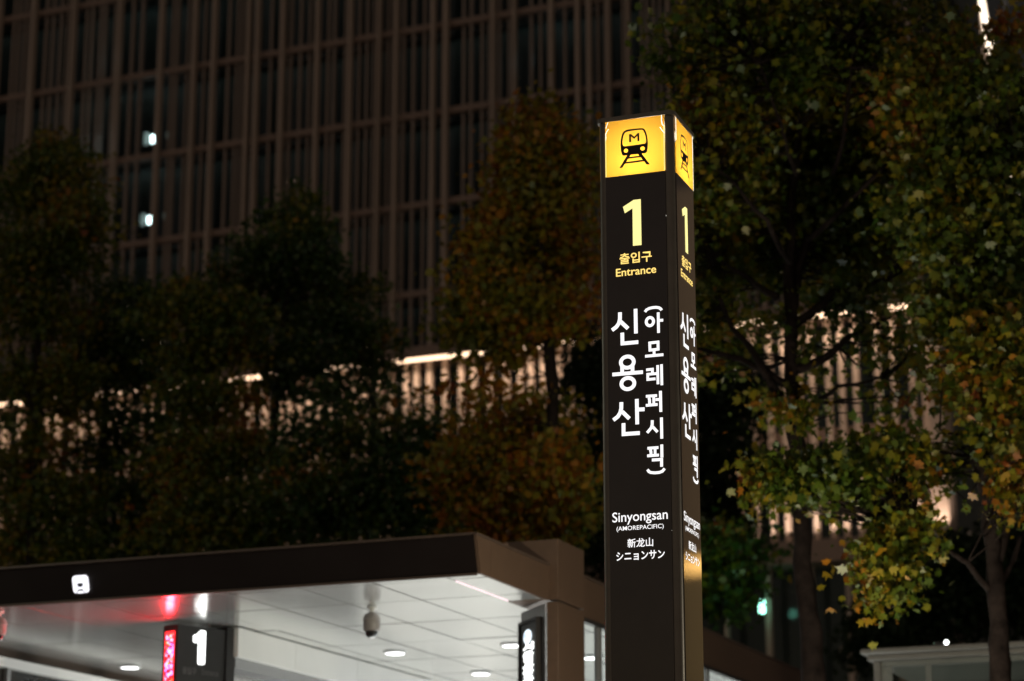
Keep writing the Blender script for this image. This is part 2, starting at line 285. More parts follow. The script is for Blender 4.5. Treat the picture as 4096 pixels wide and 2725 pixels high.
# cap, light box floor
poly = []
for sx, sy, a0 in ((1, 1, 0), (-1, 1, 90), (-1, -1, 180), (1, -1, 270)):
    for a in np.linspace(a0, a0+90, 9): poly.append((sx*(HO-.034)+.038*math.cos(R(a)), sy*(HO-.034)+.038*math.sin(R(a))))
MB().prism(poly, (0, 0, ZT+.0015), (1, 0, 0), (0, 1, 0), (0, 0, 1), .022).build('top_cap', M_post, pil)
MB().box(-.15, .15, -.15, .15, ZB-.03, ZB-.012).build('light_box_floor', M_core, pil)
MB().box(-.15, .15, -.15, .15, ZT-.012, ZT-.002).build('light_box_lid', M_core, pil)
MB().box(-.26, .26, -.26, .26, 0, .02, .004).build('base_plate', M_post, pil)
for zz, e in ((.055, 2.7), (.21, .62)):
    l = lamp('light_box_lamp', 'POINT', (PX, PY, ZB+zz), e, (1, .97, .9), .05)
# ------------------------------------------------------------------ the station entrance
CX, CY, CYAW = -.274, 18.0, -.385
cu_, su_ = math.cos(CYAW), math.sin(CYAW)
def CW(u, v, z): return (CX+u*cu_-v*su_, CY+u*su_+v*cu_, z)
ZC = 4.602
M_black = pmat('black_fascia', (.013, .008, .0075), .45, var=.15, scale=2, spec=.4)
M_stone = pmat('brown_stone', (.125, .074, .048), .55, var=.12, scale=14, bump=.08, bscale=250)
M_lip = pmat('brown_lip', (.10, .066, .05), .5, var=.1)
M_ceil = pmat('satin_ceiling', (.72, .72, .70), .20, .78, var=.05, scale=.8, rvar=.05)
M_white = pmat('white_wall', (.7, .7, .68), .4, var=.03, scale=2)
M_grey = pmat('grey_metal', (.32, .32, .32), .35, .5, var=.05)
M_gdark = pmat('dark_grey_frame', (.035, .035, .036), .4, .1, var=.1)
M_floor = pmat('granite_floor', (.55, .54, .52), .4, var=.1, scale=30)
M_glass = glass('clear_glass')
ent = tag(empty('station_entrance', (CX, CY, 0), CYAW), 'flat-roofed subway entrance with bright white ceiling and dark fascia', 'building')
# roof slab over the ceiling, with slanted front fascia
FR = -8.5
MB().box(FR, .004, .02, 1.49, ZC+.03, ZC+.285).box(FR, -.02, 1.49, 10.5, ZC+.03, ZC+.27).build('roof', M_gdark, ent)
MB().add([(FR,0,ZC),(0,0,ZC),(0,-.085,ZC+.285),(FR,-.085,ZC+.285),(FR,.016,ZC),(-.0,.016,ZC),(-.0,.016,ZC+.285),(FR,.016,ZC+.285)],
  [(0,1,2,3),(4,7,6,5),(0,4,5,1),(3,2,6,7),(0,3,7,4),(1,5,6,2)]).build('front_fascia', M_black, ent)
MB().box(FR, .0, -.1, .06, ZC+.2875, ZC+.306).box(FR, -.0, -.012, .012, ZC-.022, ZC-.002).build('fascia_trim', M_lip, ent)
mb = MB(); vv = [-.085, .21, .86, 1.488]
for i in range(3):
    a, b = vv[i], vv[i+1]-.004
    sl = (lambda z: -.0) 
    if i == 0: mb.add([(.006,.0,ZC-.01),(.03,.0,ZC-.01),(.03,-.085,ZC+.285),(.006,-.085,ZC+.285),(.006,b,ZC-.01),(.03,b,ZC-.01),(.03,b,ZC+.285),(.006,b,ZC+.285)],[(0,1,2,3),(4,7,6,5),(0,4,5,1),(3,2,6,7),(0,3,7,4),(1,5,6,2)])
    else: mb.box(.006, .03, a, b, ZC-.01, ZC+.285)
mb.build('side_fascia', M_stone, ent)
MB().box(.002, .036, -.09, 1.488, ZC+.2875, ZC+.306).build('side_trim', M_lip, ent)
# ceiling panels with open joints
mb = MB(); us = [.0-.04, -.325]; 
us = [-.02]+[-.33-.665*i for i in range(12)]; vs_ = [.02, .27]+[1.15+1.18*i for i in range(9)]
for i in range(len(us)-1):
    for j in range(len(vs_)-1):
        dz = .002*rng.random(); g_ = .010
        ta, tb = rng.normal(0, .0011, 2); x_, X_, y_, Y_ = us[i+1]+g_, us[i]-g_, vs_[j]+g_, vs_[j+1]-g_
        mb.add([(x, y, ZC+(.006+dz+ta*(1 if x > x_ else -1)+tb*(1 if y > y_ else -1) if not up else .028)) for up in (0, 1) for y in (y_, Y_) for x in (x_, X_)], [(0,2,3,1),(4,5,7,6),(0,1,5,4),(2,6,7,3),(0,4,6,2),(1,3,7,5)])
mb.build('ceiling', M_ceil, ent)
MB().box(-.3325, -.3275, .34, 1.45, ZC-.001, ZC+.008).build('pink_reflection_strip', emat('painted_pink_reflection', (1, .72, .82), 1.1), ent)  # glowing strip stands in for a pink reflection on the ceiling joint
# corner pier: brown stone cap block and column
MB().box(-.345, .109, 1.493, 2.135, ZC-.0, ZC+.515, .004).build('pier_cap', M_stone, ent)
MB().box(.002, .109, 1.497, 2.131, 0, ZC-.018, .004).build('corner_pier', M_stone, ent)
# splayed grey lining beside the pier
MB().add([(-.004,1.485,0),(-.4,1.925,0),(-.38,1.945,0),(-.1,1.6,0),(-.004,1.485,ZC-.03),(-.4,1.925,ZC-.03),(-.38,1.945,ZC-.03),(-.1,1.6,ZC-.03)],
  [(0,4,5,1),(1,5,6,2),(2,6,7,3),(3,7,4,0),(4,7,6,5)]).build('splayed_lining', M_grey, ent)
# long glazed side: brown fascia band above, glass and slim frames below
MB().box(-.03, .012, 2.14, 10.6, 4.575, 4.925).build('side_band', M_stone, ent)
MB().box(-.06, .02, 2.14, 10.6, 4.928, 4.95).build('side_band_trim', M_lip, ent)
MB().box(-.03, .024, 2.14, 10.6, 4.535, 4.572).build('window_head', M_gdark, ent)
gl = MB().pane((-.008, 2.2, .02), (0, 8.4, 0), (0, 0, 4.51)).build('side_glass', M_glass, ent)
for v in (2.19, 2.78, 4.4, 6.0, 7.6, 9.2):
    MB().box(-.03, .02, v-.03, v+.03, .0, 4.533).build('window_mullion', M_grey, ent)
# inside: hanging bulkhead, left header and posts, rear wall, floor
MB().box(-3.5, -3.185, 1.96, 3.10, 4.335, ZC-.002).box(-3.5, -3.185, 3.106, 4.45, 4.335, ZC-.002).box(-3.5, -3.185, 4.456, 6.3, 4.335, ZC-.002).build('ceiling_bulkhead', M_white, ent)
MB().box(-3.45, -3.23, 2.0, 6.3, 4.24, 4.33).build('bulkhead_trim', M_grey, ent)
MB().box(-6.05, -5.9, .1, 10.2, 4.41, 4.5).build('left_header', M_white, ent)
for v in (2.4, 3.55, 6, 8.4):
    MB().box(-6.0, -5.93, v-.03, v+.03, 0, 4.405).build('left_mullion', M_grey, ent)
MB().pane((-5.97, .1, .02), (0, 10.1, 0), (0, 0, 4.38)).build('left_glass', glass('grey_glass', (.45, .47, .47)), ent)
MB().box(-6.05, .02, 10.2, 10.4, 0, 4.598).build('rear_wall', M_white, ent)
MB().box(-6.0, 0, .3, 10.2, .002, .03).build('entrance_floor', M_floor, ent)
# added fill light from below to brighten the ceiling, and the ceiling downlights
lx = CW(-2.4, 6.5, .4)
lamp('ceiling_fill', 'AREA', lx, 360, (.98, 1, .97), 4.5, 7.0, to=(lx[0], lx[1], 4))
M_lens = emat('downlight_lens', (1, 1, 1), 5)
M_ring = pmat('downlight_ring', (.75, .75, .75), .3, .2, var=.02)
DL = [((-5.59, 4.05), 'ceiling downlight left of the hanging number sign'), ((-2.59, 4.06), 'ceiling downlight just behind the middle dome camera'),
      ((-1.316, 3.98), 'ceiling downlight beside the vertical black sign'), ((-2.45, 5.9), 'lowest ceiling downlight, between dome camera and vertical sign'),
      ((-.917, 5.13), 'ceiling downlight seen through the side window right of the brown pier')]
dl0 = None
for (u, v), lab in DL:
    if dl0 is None:
        r_ = empty('downlight', CW(u, v, ZC), CYAW)
        MB().lathe([(.118, 0), (.118, -.008), (.1, -.016), (.092, -.016), (.092, 0)], (0, 0, 0), 28).build('trim_ring', M_ring, r_)
        MB().lathe([(.09, -.010), (.088, -.0165), (.06, -.018)], (0, 0, 0), 28).build('lens', M_lens, r_); dl0 = r_
    else: r_ = copy_tree(dl0)
    r_.location = CW(u, v, ZC); tag(r_, lab, 'ceiling light', 'round downlights in the entrance ceiling')
    lamp('downlight_beam', 'SPOT', CW(u, v, ZC-.05), 170, (1, .97, .92), .08, to=CW(u, v, 0), spot_size=R(62), spot_blend=.8)
for u in (-.7, -1.9, -3.0, -4.2, -5.4):     # wall washers at the far end
    lamp('wall_washer', 'SPOT', CW(u, 9.75, ZC-.05), 55, (1, .93, .82), .06, to=CW(u, 10.1, 0), spot_size=R(70), spot_blend=.7)
# dome cameras
M_cam = pmat('camera_housing', (.30, .27, .26), .4, var=.05); M_dome = pmat('dark_dome', (.01, .01, .012), .06, coat=1, var=.05, rvar=.02)
def dome(u, v, lab):
    c = tag(empty('dome_camera', CW(u, v, ZC), CYAW), lab, 'security camera', 'dome cameras under the entrance ceiling')
    MB().lathe([(.045, 0), (.045, -.01), (.022, -.016), (.022, -.06)], (0, 0, 0), 20).build('ceiling_mount', M_white, c)
    MB().lathe([(.026, -.045), (.058, -.062), (.073, -.088), (.076, -.11), (.078, -.111), (.078, -.116), (.074, -.118), (.073, -.178), (.068, -.2), (.058, -.208)], (0, 0, 0), 28).build('housing', M_cam, c)
    MB().lathe([(.056, -.206), (.055, -.226), (.047, -.246), (.03, -.26), (.008, -.266)], (0, 0, 0), 24).build('dome', M_dome, c); return c
dome(-1.54, 1.32, 'grey dome camera hanging from the middle of the white ceiling')
dome(-4.66, .33, 'dome camera at the left edge, tinted red by the display')
# hanging number sign, turned towards the right
a0 = np.array(CW(-3.47, 1.36, 0)); a1 = np.array(CW(-3.26, 1.93, 0))
SY = math.atan2(a1[1]-a0[1], a1[0]-a0[0])
hs = tag(empty('hanging_sign', (a0[0], a0[1], 4.59), SY), 'dark hanging sign with white number 1 and red display down its left edge', 'sign')
SW = .56
MB().box(0, SW, .0, .2, -1.5, -.02, .004).build('sign_box', M_gdark, hs)
MB().box(SW+.003, SW+.10, -.02, .22, -.52, .005).box(SW+.003, SW+.05, .0, .2, -1.5, -.525).build('side_frame', M_gdark, hs)
def PF(o, ang):
    """photo pixel -> (x, z) on the vertical plane through o running along ang"""
    o = np.array([o[0], o[1], 0]); d_ = np.array([math.cos(ang), math.sin(ang), 0]); n_ = np.array([-d_[1], d_[0], 0]); c_ = np.array([0, 0, 1.6])
    def f(x, y):
        r = ray(x, y); q = c_ + r*(((o-c_) @ n_)/(r @ n_)); return float((q-o) @ d_), float(q[2])
    return f
def shapes_on(name, mat, shapes, parent, d, step=0.0):
    mb = MB()
    for i, (v, f) in enumerate(shapes): mb.add([(x, -d-i*step, z) for x, z in v], f)
    return mb.build(name, mat, parent)
M_led_r = emat('display_red', (1, .006, .012), 3); M_led_p = emat('display_pink', (1, .35, .8), 3); M_led_y = emat('display_amber', (1, .30, .03), 3); M_led_b = emat('display_blue', (.3, .2, 1), 2.5)
M_sign1 = emat('sign_white', (.97, 1, .98), 3.2); M_faint = pmat('unlit_letters', (.13, .13, .13), .5)
f = PF(a0, SY); P = lambda x, y: (lambda q: (q[0], q[1]-4.59))(f(x/1.964, 2100+y/1.964))
pts = [P(1520, 898), P(1548, 890), P(1573, 868), P(1580, 845)]
one = [P(*q) for q in ((1516, 870), (1540, 862), (1556, 850), (1566, 836), (1580, 831), (1606, 833), (1613, 842), (1604, 1090), (1596, 1098), (1560, 1097), (1550, 1088), (1555, 925), (1528, 926), (1516, 918))]
shapes_on('numeral', M_sign1, [(one, [tuple(range(len(one)))])], hs, .006)
b0_, b1_ = P(1430, 1160), P(1712, 1170)
hgt = .055
shapes_on('lettering', M_faint, [fit_text('출입구', (b0_[0], b0_[0]+.16, b0_[1]-.01, b0_[1]+hgt), .02)], hs, .005)
shapes_on('lettering', M_faint, [fit_text('Entrance', (b1_[0]-.19, b1_[0], b0_[1], b0_[1]+hgt), .01)], hs, .005)
# red display on the narrow end (local x = 0), four characters of dots
def endface(shapes, name, mat, d):
    mb = MB()
    for y0, y1, z0, z1 in shapes: mb.add([(-d, y0, z0), (-d, y1, z0), (-d, y1, z1), (-d, y0, z1)], [(0, 1, 2, 3)])
    return mb.build(name, mat, hs)
ml, t, p = newmat('display_dots')       # a scrolling dot display: red ground, characters of pink, amber and blue dots
tc = N(t, 'ShaderNodeTexCoord'); mp = N(t, 'ShaderNodeMapping'); mp.inputs['Scale'].default_value = (0, 54, 53); t.links.new(tc.outputs['Object'], mp.inputs[0])
fl = N(t, 'ShaderNodeVectorMath', _operation='FLOOR'); t.links.new(mp.outputs[0], fl.inputs[0])
wn = N(t, 'ShaderNodeTexWhiteNoise'); t.links.new(fl.outputs[0], wn.inputs['Vector'])
r = N(t, 'ShaderNodeValToRGB'); r.color_ramp.interpolation = 'CONSTANT'; cr = r.color_ramp
while len(cr.elements) < 4: cr.elements.new(.5)
for e, (q, c) in zip(cr.elements, ((0, (1, .008, .015)), (.60, (1, .42, .75)), (.84, (1, .30, .03)), (.90, (.3, .2, 1)))): e.position = q; e.color = (*c, 1)
t.links.new(wn.outputs['Value'], r.inputs[0]); t.links.new(r.outputs[0], p.inputs['Emission Color']); p.inputs['Emission Strength'].default_value = 3; p.inputs['Base Color'].default_value = (.02, .01, .01, 1)
endface([(.035, .165, -1.35, -.08)], 'display_border', M_led_r, .004)
dq = (a0[0]-.02*math.cos(SY)-.1*math.sin(SY), a0[1]-.02*math.sin(SY)+.1*math.cos(SY), 3.9)
lamp('display_light', 'AREA', dq, 26, (1, .02, .03), .1, 1.2, to=(dq[0]-math.cos(SY), dq[1]-math.sin(SY), 3.9))
endface([(.048, .152, -1.35, -.11)], 'dot_display', ml, .006)
# ------------------------------------------------------------------ vertical sign on the splayed lining
q0 = np.array(CW(-.4, 1.925, 0)); q1 = np.array(CW(-.004, 1.485, 0)); VY = math.atan2(q1[1]-q0[1], q1[0]-q0[0])
f = PF(q0, VY); P = lambda x, y: f(1200+x/1.964, 2100+y/1.964)
xa, za = P(1768, 800); xb, zb = P(1892, 755); zt_ = 4.40
vsn = tag(empty('vertical_sign', (q0[0], q0[1], 0), VY), 'narrow black vertical sign with round emblem and white lettering on the splayed lining', 'sign')
MB().box(xa, xb, -.04, -.004, 2.2, za, .004).build('sign_panel', M_gdark, vsn)
MB().box(xa-.03, xa-.003, -.055, -.004, 2.2, za+.03).box(xb+.003, xb+.03, -.055, -.004, 2.2, za+.03).box(xa-.0, xb+.0, -.055, -.004, za+.003, za+.03).build('sign_frame', M_black, vsn)
c1 = P(1825, 882); ry = abs(P(1825, 825)[1]-c1[1]); rx = abs(P(1856, 882)[0]-c1[0])
disc = [(c1[0]+rx*math.cos(a), c1[1]+ry*math.sin(a)) for a in np.linspace(0, 2*math.pi, 32, endpoint=False)]
M_emb = emat('emblem_white', (.82, .93, 1), 1.6); M_embb = emat('emblem_blue', (.12, .35, 1), 1.6)
shapes_on('emblem', M_emb, [(disc, [tuple(range(32))])], vsn, .044)
seg = [(c1[0]-rx*.72, c1[1]+ry*.2), (c1[0]-rx*.35, c1[1]+ry*.55), (c1[0]-rx*.1, c1[1]+ry*.15), (c1[0]-rx*.45, c1[1]-ry*.25)]
shapes_on('emblem_mark', M_embb, [(seg, [(0, 1, 2, 3)])], vsn, .046)
x0, z0 = P(1788, 945); x1, _ = P(1872, 935); ch = .07; sh = []
for i, chh in enumerate('서울교통공사'):
    sh.append(fit_text(chh, (x0, x1, z0-ch*(i+1)+.006, z0-ch*i), .035))
shapes_on('lettering', M_sign1, sh, vsn, .044)
# ------------------------------------------------------------------ lit train symbol on the fascia
f = PF(CW(0, -.035, 0), CYAW); P = lambda x, y: f(x/1.964, 2100+y/1.964)
c0 = P(640, 465); ex = abs(P(697, 465)[0]-c0[0]); ez = abs(P(640, 397)[1]-c0[1])
sy = tag(empty('train_symbol_sign', CW(c0[0], -.036, c0[1]), CYAW), 'small glowing white square with a train symbol on the dark fascia', 'sign'); sy.rotation_euler = (-R(-16.6), 0, CYAW)
rr = [(sx*(ex-.03)+.03*math.cos(R(a)), sz*(ez-.03)+.03*math.sin(R(a))) for sx, sz, s in ((1, 1, 0), (-1, 1, 90), (-1, -1, 180), (1, -1, 270)) for a in np.linspace(s, s+90, 6)]
MB().prism(rr, (0, -.02, 0), (1, 0, 0), (0, 0, 1), (0, 1, 0), .03).build('light_plate', emat('symbol_white', (.93, .92, 1), 1.5), sy)
k = ex*2/330
cen = np.array([0, 255]); tr = lambda q: [((x-cen[0])*k, (y-cen[1])*k*1.25) for x, y in q]
ic, fc = curve_poly([ICON['win'], ICON['m']]); 
bodyv, bodyf = curve_poly([ICON['body'], ICON['win'], ICON['h1'], ICON['h2']]); rv, rf = curve_poly([RAIL[n] for n in 'oab'])
M_sym = emat('symbol_grey', (.80, .80, .95), 1.0)
low = [q for q in [(-22, -0), (22, 0), (22, 24), (-22, 24)]]
shapes_on('train_outline', M_sym, [([((x+0)*k*1.35, (y-690)*k*1.35) for x, y in bodyv], bodyf)], sy, .0215)
shapes_on('train_mark', M_ink, [([(-.018, -.02), (.022, -.02), (.03, .012), (-.03, .012)], [(0, 1, 2, 3)]), ([(-.03, -.055), (.03, -.055), (.026, -.04), (-.026, -.04)], [(0, 1, 2, 3)]),
   ([(-.085, -.13), (-.07, -.13), (-.022, -.05), (-.032, -.05)], [(0, 1, 2, 3)]), ([(.075, -.13), (.088, -.13), (.03, -.05), (.022, -.05)], [(0, 1, 2, 3)])], sy, .0225)
# ------------------------------------------------------------------ glazed kiosk at the lower right
KX, KY = at(3453, 2600, 23)[:2]; KYAW = -.385
f = PF((KX, KY), KYAW); P = lambda x, y: f(2696+x/1.6836, 1795+y/1.6836)
M_kroof = pmat('kiosk_grey', (.22, .205, .185), .45, .2, var=.06); M_kglass = pmat('kiosk_panel', (.20, .205, .185), .25, var=.15, scale=2)
ks = tag(empty('kiosk', (KX, KY, 0), KYAW), 'low grey glazed shelter at the lower right corner, cut by the frame', 'shelter')
zt2 = P(1280, 1352)[1]; zu = P(1280, 1390)[1]
MB().box(-.02, 3.2, -.05, 2.4, zu, zt2, .012).box(.03, 3.15, .02, 2.3, zu-.055, zu-.002, .006).build('roof', M_kroof, ks)
xs = [P(1345, 1500)[0], P(1440, 1500)[0]]
for x in (xs[0], 1.25, 2.6):
    MB().box(x-.02, x+.05, .08, .15, 0, zu-.058, .006).build('post', M_kroof, ks)
zh = P(1500, 1455)[1]
MB().box(xs[0]+.055, 3.1, .09, .13, zh-.0, zu-.06).build('header_panel', M_kglass, ks)
MB().box(xs[0]+.055, xs[1]+.02, .095, .12, 0, zh-.004).box(P(1680, 1500)[0], P(1720, 1500)[0], .095, .12, 0, zh-.004).build('frame_panel', M_kglass, ks)
MB().pane((xs[1]+.03, .122, 0), (3.05-xs[1], 0, 0), (0, 0, zh-.006)).build('glass_pane', glass('kiosk_glass', (.5, .55, .5)), ks)
MB().box(.05, 3.1, 2.2, 2.25, 0, zu-.06).build('rear_panel', pmat('kiosk_back', (.10, .10, .09), .5), ks)
lx_, lz_ = P(1873, 1310)
kl = tag(empty('roof_lamp', CW(0, 0, 0)), 'tiny bright white lamp standing on the grey shelter roof', 'lamp'); kl.location = (KX+lx_*math.cos(KYAW), KY+lx_*math.sin(KYAW)+.3, zt2)
MB().tube([(0, 0, 0), (0, 0, lz_-zt2+.03)], .008).build('stem', M_gdark, kl)
MB().lathe([(.008, -.024), (.019, -.012), (.022, 0), (.018, .012), (.007, .02)], (0, 0, lz_-zt2+.05), 16).build('bulb', emat('lamp_white', (.95, 1, .98), 7), kl)
MB().box(-.13, -.03, -.03, .03, 0, .07, .006).build('driver_box', M_gdark, kl)
# ------------------------------------------------------------------ the finned office building
BYAW = -.4001; BO = (0, 101.4, 0)
M_fin = pmat('pale_fin', (.46, .36, .29), .55, var=.08, scale=.4)
M_fin2 = pmat('shaded_rear_fin', (.38, .30, .25), .5, var=.1)  # fin colour toned down for the shade on the rear layer
M_slab = pmat('slab_edge', (.27, .19, .15), .6, var=.1, scale=.5)
M_bdark = pmat('dark_interior', (.11, .115, .11), .7, var=.3, scale=.3)
M_bglass = glass('office_glass', (.42, .50, .48), rough=.08)
M_strip = emat('warm_light_strip', (1, .66, .42), 3.2)
ob = tag(empty('office_building', BO, BYAW), 'dark office block with rows of thin vertical fins and a lit ledge', 'building')
X0, X1, ZL = -42, 19.66, 28.5
front = [-26.72,-24.27,-21.47,-18.99,-17.03,-15.91,-13.94,-13.44,-12.01,-10.1,-8.31,-6.75,-5.82,-3.88,-3.21,-.77,.3,2.18,3.5,4.05,5.01,5.96,7.9,9.2,11.0,12.1,13.7,15.2,16.4,17.6,18.9,-28.9,-30.5,-33,-35.6,-38.2,-40.4]
for x in front:
    wd = .075 if rng.random() < .65 else .055
    MB().box(x-wd, x+wd, -.62, -.2, ZL+.62, 62, .02).build('fin', M_fin, ob)
mb = MB(); x = X0
while x < X1:
    if min(abs(x-q) for q in front) > .14 and not -19.95 < x < -19.25: a_ = .3*rng.random(); mb.box(x-.042, x+.042, -.12+a_*.5, .1+a_*.5, ZL+.62, 62)
    x += .26+.34*rng.random()
mb.build('rear_fins', M_fin2, ob)
for z in (31.9, 36.24, 40.74, 45.15, 49.6, 54.1, 58.6):
    MB().box(X0, X1, -.13, 0.3, z-.15, z+.15).build('slab_edge', M_slab, ob)
    MB().box(X0, X1, 1.2, 12, z-.15, z+.15).build('floor_slab', M_bdark, ob)
MB().pane((X0, 1.0, ZL+.7), (X1-X0, 0, 0), (0, 0, 62-ZL-.7)).build('glazing', M_bglass, ob)
MB().box(X0, X1, 12.05, 12.3, 0, 62).build('core_wall', M_bdark, ob)
# ledge with a warm strip light washing the lower fins
MB().box(X0, X1, -.95, .9, ZL+.06, ZL+.6).build('ledge', M_slab, ob)
MB().box(X0, X1-.15, -.92, -.72, ZL-.05, ZL+.055).build('light_strip', M_strip, ob)
mb = MB(); x = X0
while x < X1-.6:
    mb.box(x-.105, x+.105, -.38, -.05, 18.95, ZL+.05); x += .50+.2*rng.random()*(1 if rng.random() < .5 else 2.6)
mb.build('lower_fins', M_fin, ob)
mb = MB(); x = X0
while x < X1-.6:
    mb.box(x-.11, x+.11, -.38, -.05, 0, 17.9); x += 1.0+.9*rng.random()
mb.build('ground_fins', M_fin, ob)
MB().box(X0, X1-.7, -.04, .3, 23.3, 23.75).build('slab_edge', M_slab, ob)
MB().box(X0, X1-.7, -.7, .9, 17.95, 18.9).build('slab_edge', M_slab, ob)
MB().pane((X0, 1.0, 0), (X1-.7-X0, 0, 0), (0, 0, ZL)).build('lower_glazing', M_bglass, ob)
MB().box(X1-.65, X1, -.55, 1.0, 0, ZL+.05, .02).build('corner_pier', M_fin, ob)
def BW(x, y, z): return (BO[0]+x*math.cos(BYAW)-y*math.sin(BYAW), BO[1]+x*math.sin(BYAW)+y*math.cos(BYAW), z)
pl = lamp('ledge_strip_light', 'AREA', BW(-11, -1.05, ZL-.05), 3400, (1, .74, .54), 61, .15, to=None)
pl.rotation_euler = (R(-28), 0, BYAW)
ul = lamp('lower_strip_light', 'AREA', BW(15, -.95, 19.0), 520, (1, .76, .60), 12, .15); ul.rotation_euler = (R(180+20), 0, BYAW)
def BPX(x, y, off):
    n_ = np.array([-math.sin(BYAW), math.cos(BYAW), 0]); c_ = np.array([0, 0, 1.6]); r_ = ray(x, y)
    return tuple(c_+r_*(((np.array(BO)+n_*off-c_) @ n_)/(r_ @ n_)))
# office lamps left on behind the glazing
M_off = emat('office_lamp', (.82, .96, 1), 14)
ol0 = None
for pxy, lab in (((615, 556), 'upper of two bright white lamps behind the dark fins'), ((602, 880), 'lower of two bright white lamps behind the dark fins')):
    o = tag(empty('office_lamp', BPX(*pxy, 2.6), BYAW), lab, 'lamp', 'office lamps behind the fins')
    MB().box(-.17, .17, -.02, .02, -.20, .20, .03).build('lamp_panel', M_off, o); MB().box(-.22, .22, .022, .06, -.25, .25).build('back_plate', M_gdark, o)
    MB().tube([(0, .04, .25), (0, .04, 2.6)], .02).build('hanger', M_gdark, o)
    MB().box(-.62, -.30, .0, .02, -.28, .42, .008).box(.75, 1.0, .0, .02, -.05, .25, .008).build('reflection_card', M_white, o)  # added white panels standing in for reflections beside the lamp
    lamp('office_lamp_light', 'POINT', BPX(pxy[0]-26, pxy[1]-14, 2.2), 7, (.75, .95, 1), .05)
lamp('office_glow', 'POINT', BPX(612, 215, 2.2), 9, (.7, .95, 1), .2)
lamp('office_glow', 'POINT', BPX(2215, 230, 2.0), 5, (.6, .9, 1), .2)
ex_ = tag(empty('exit_lamp', BW(11.62, -.62, 16.21), BYAW), 'small mint green lamp glowing low among the fins', 'lamp')
MB().box(-.12, .12, -.05, .05, -.27, .27, .04).build('lens', emat('green_lens', (.35, 1, .72), 6), ex_); MB().box(-.14, .14, .054, .12, -.3, .3).build('housing', M_gdark, ex_)
oi = lamp('interior_fill', 'AREA', BW(-11, 1.6, 45), 800, (.90, 1, .92), 60, 32); oi.rotation_euler = (R(90), 0, BYAW)  # added fill on the core wall so the glazing reads less black
lamp('exit_lamp_light', 'POINT', BW(11.9, -1.0, 16.4), 10, (.3, 1, .7), .2)
# ------------------------------------------------------------------ tower further right with a slanting lit edge
M_tower = pmat('tower_wall', (.30, .24, .20), .6, var=.15, scale=.15); M_tblue = pmat('tower_glass', (.05, .06, .075), .2, var=.3, scale=.2)
p0 = at(3912, -60, 130); p1 = at(4010, 480, 130); p2 = at(4085, 860, 130); pw = at(3500, 860, 130); pw2 = at(3500, -60, 130)
tw = tag(empty('tower', (p2[0], 130, 0)), 'far tower behind the right tree with a slanting bright edge', 'building')
rel = lambda q, dy=0: (q[0]-p2[0], dy, q[2])
MB().add([rel(pw), rel(p2), rel(p1), rel(p0), rel(pw2)]+[rel(q, 3) for q in (pw, p2, p1, p0, pw2)], [(0,1,2,3,4),(9,8,7,6,5),(0,5,6,1),(1,6,7,2),(2,7,8,3),(3,8,9,4),(4,9,5,0)]).build('slanted_wall', M_tower, tw)
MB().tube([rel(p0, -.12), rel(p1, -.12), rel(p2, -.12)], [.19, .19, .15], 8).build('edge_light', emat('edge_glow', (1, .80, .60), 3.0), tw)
MB().box(-8, 40, 6, 12, 0, 95).build('glass_block', M_tblue, tw)
mb = MB()
for i in range(24): mb.box(-5+i*1.5, -4.8+i*1.5, 5.6, 5.997, 0, 95)
mb.build('mullions', pmat('mullion_grey', (.34, .36, .4), .5), tw)
lamp('tower_wash', 'AREA', (p1[0]-1, 127, p1[2]-8), 400, (1, .74, .52), 4, 4, to=(p1[0]-3.5, 130, p1[2]+4))
# ------------------------------------------------------------------ trees
def leaf_shape(n):
    if n == 0:   # lobed plane-tree leaf
        p = [(0, -.5), (.14, -.36), (.48, -.24), (.27, -.06), (.56, .16), (.22, .18), (.0, .58), (-.22, .18), (-.56, .16), (-.27, -.06), (-.48, -.24), (-.14, -.36)]
    else:        # simpler outline for the farther trees
        p = [(0, -.5), (.42, -.18), (.34, .22), (0, .52), (-.34, .22), (-.42, -.18)]
    p = np.array(p); z = -.62*np.abs(p[:, 0])**1.4 - .35*p[:, 1]**2
    return np.column_stack([p, z])
def rand_rot(n, droop):
    # leaf normals lean upwards and outwards, tips hang
    nz = np.column_stack([rng.normal(0, 1, n), rng.normal(0, 1, n), rng.normal(.35, .8, n)]); nz /= np.linalg.norm(nz, axis=1)[:, None]
    t = np.column_stack([rng.normal(0, 1, n), rng.normal(0, 1, n), rng.normal(-droop, .7, n)])
    t -= nz*np.sum(t*nz, 1)[:, None]; t /= np.linalg.norm(t, axis=1)[:, None]
    return np.cross(t, nz), t, nz
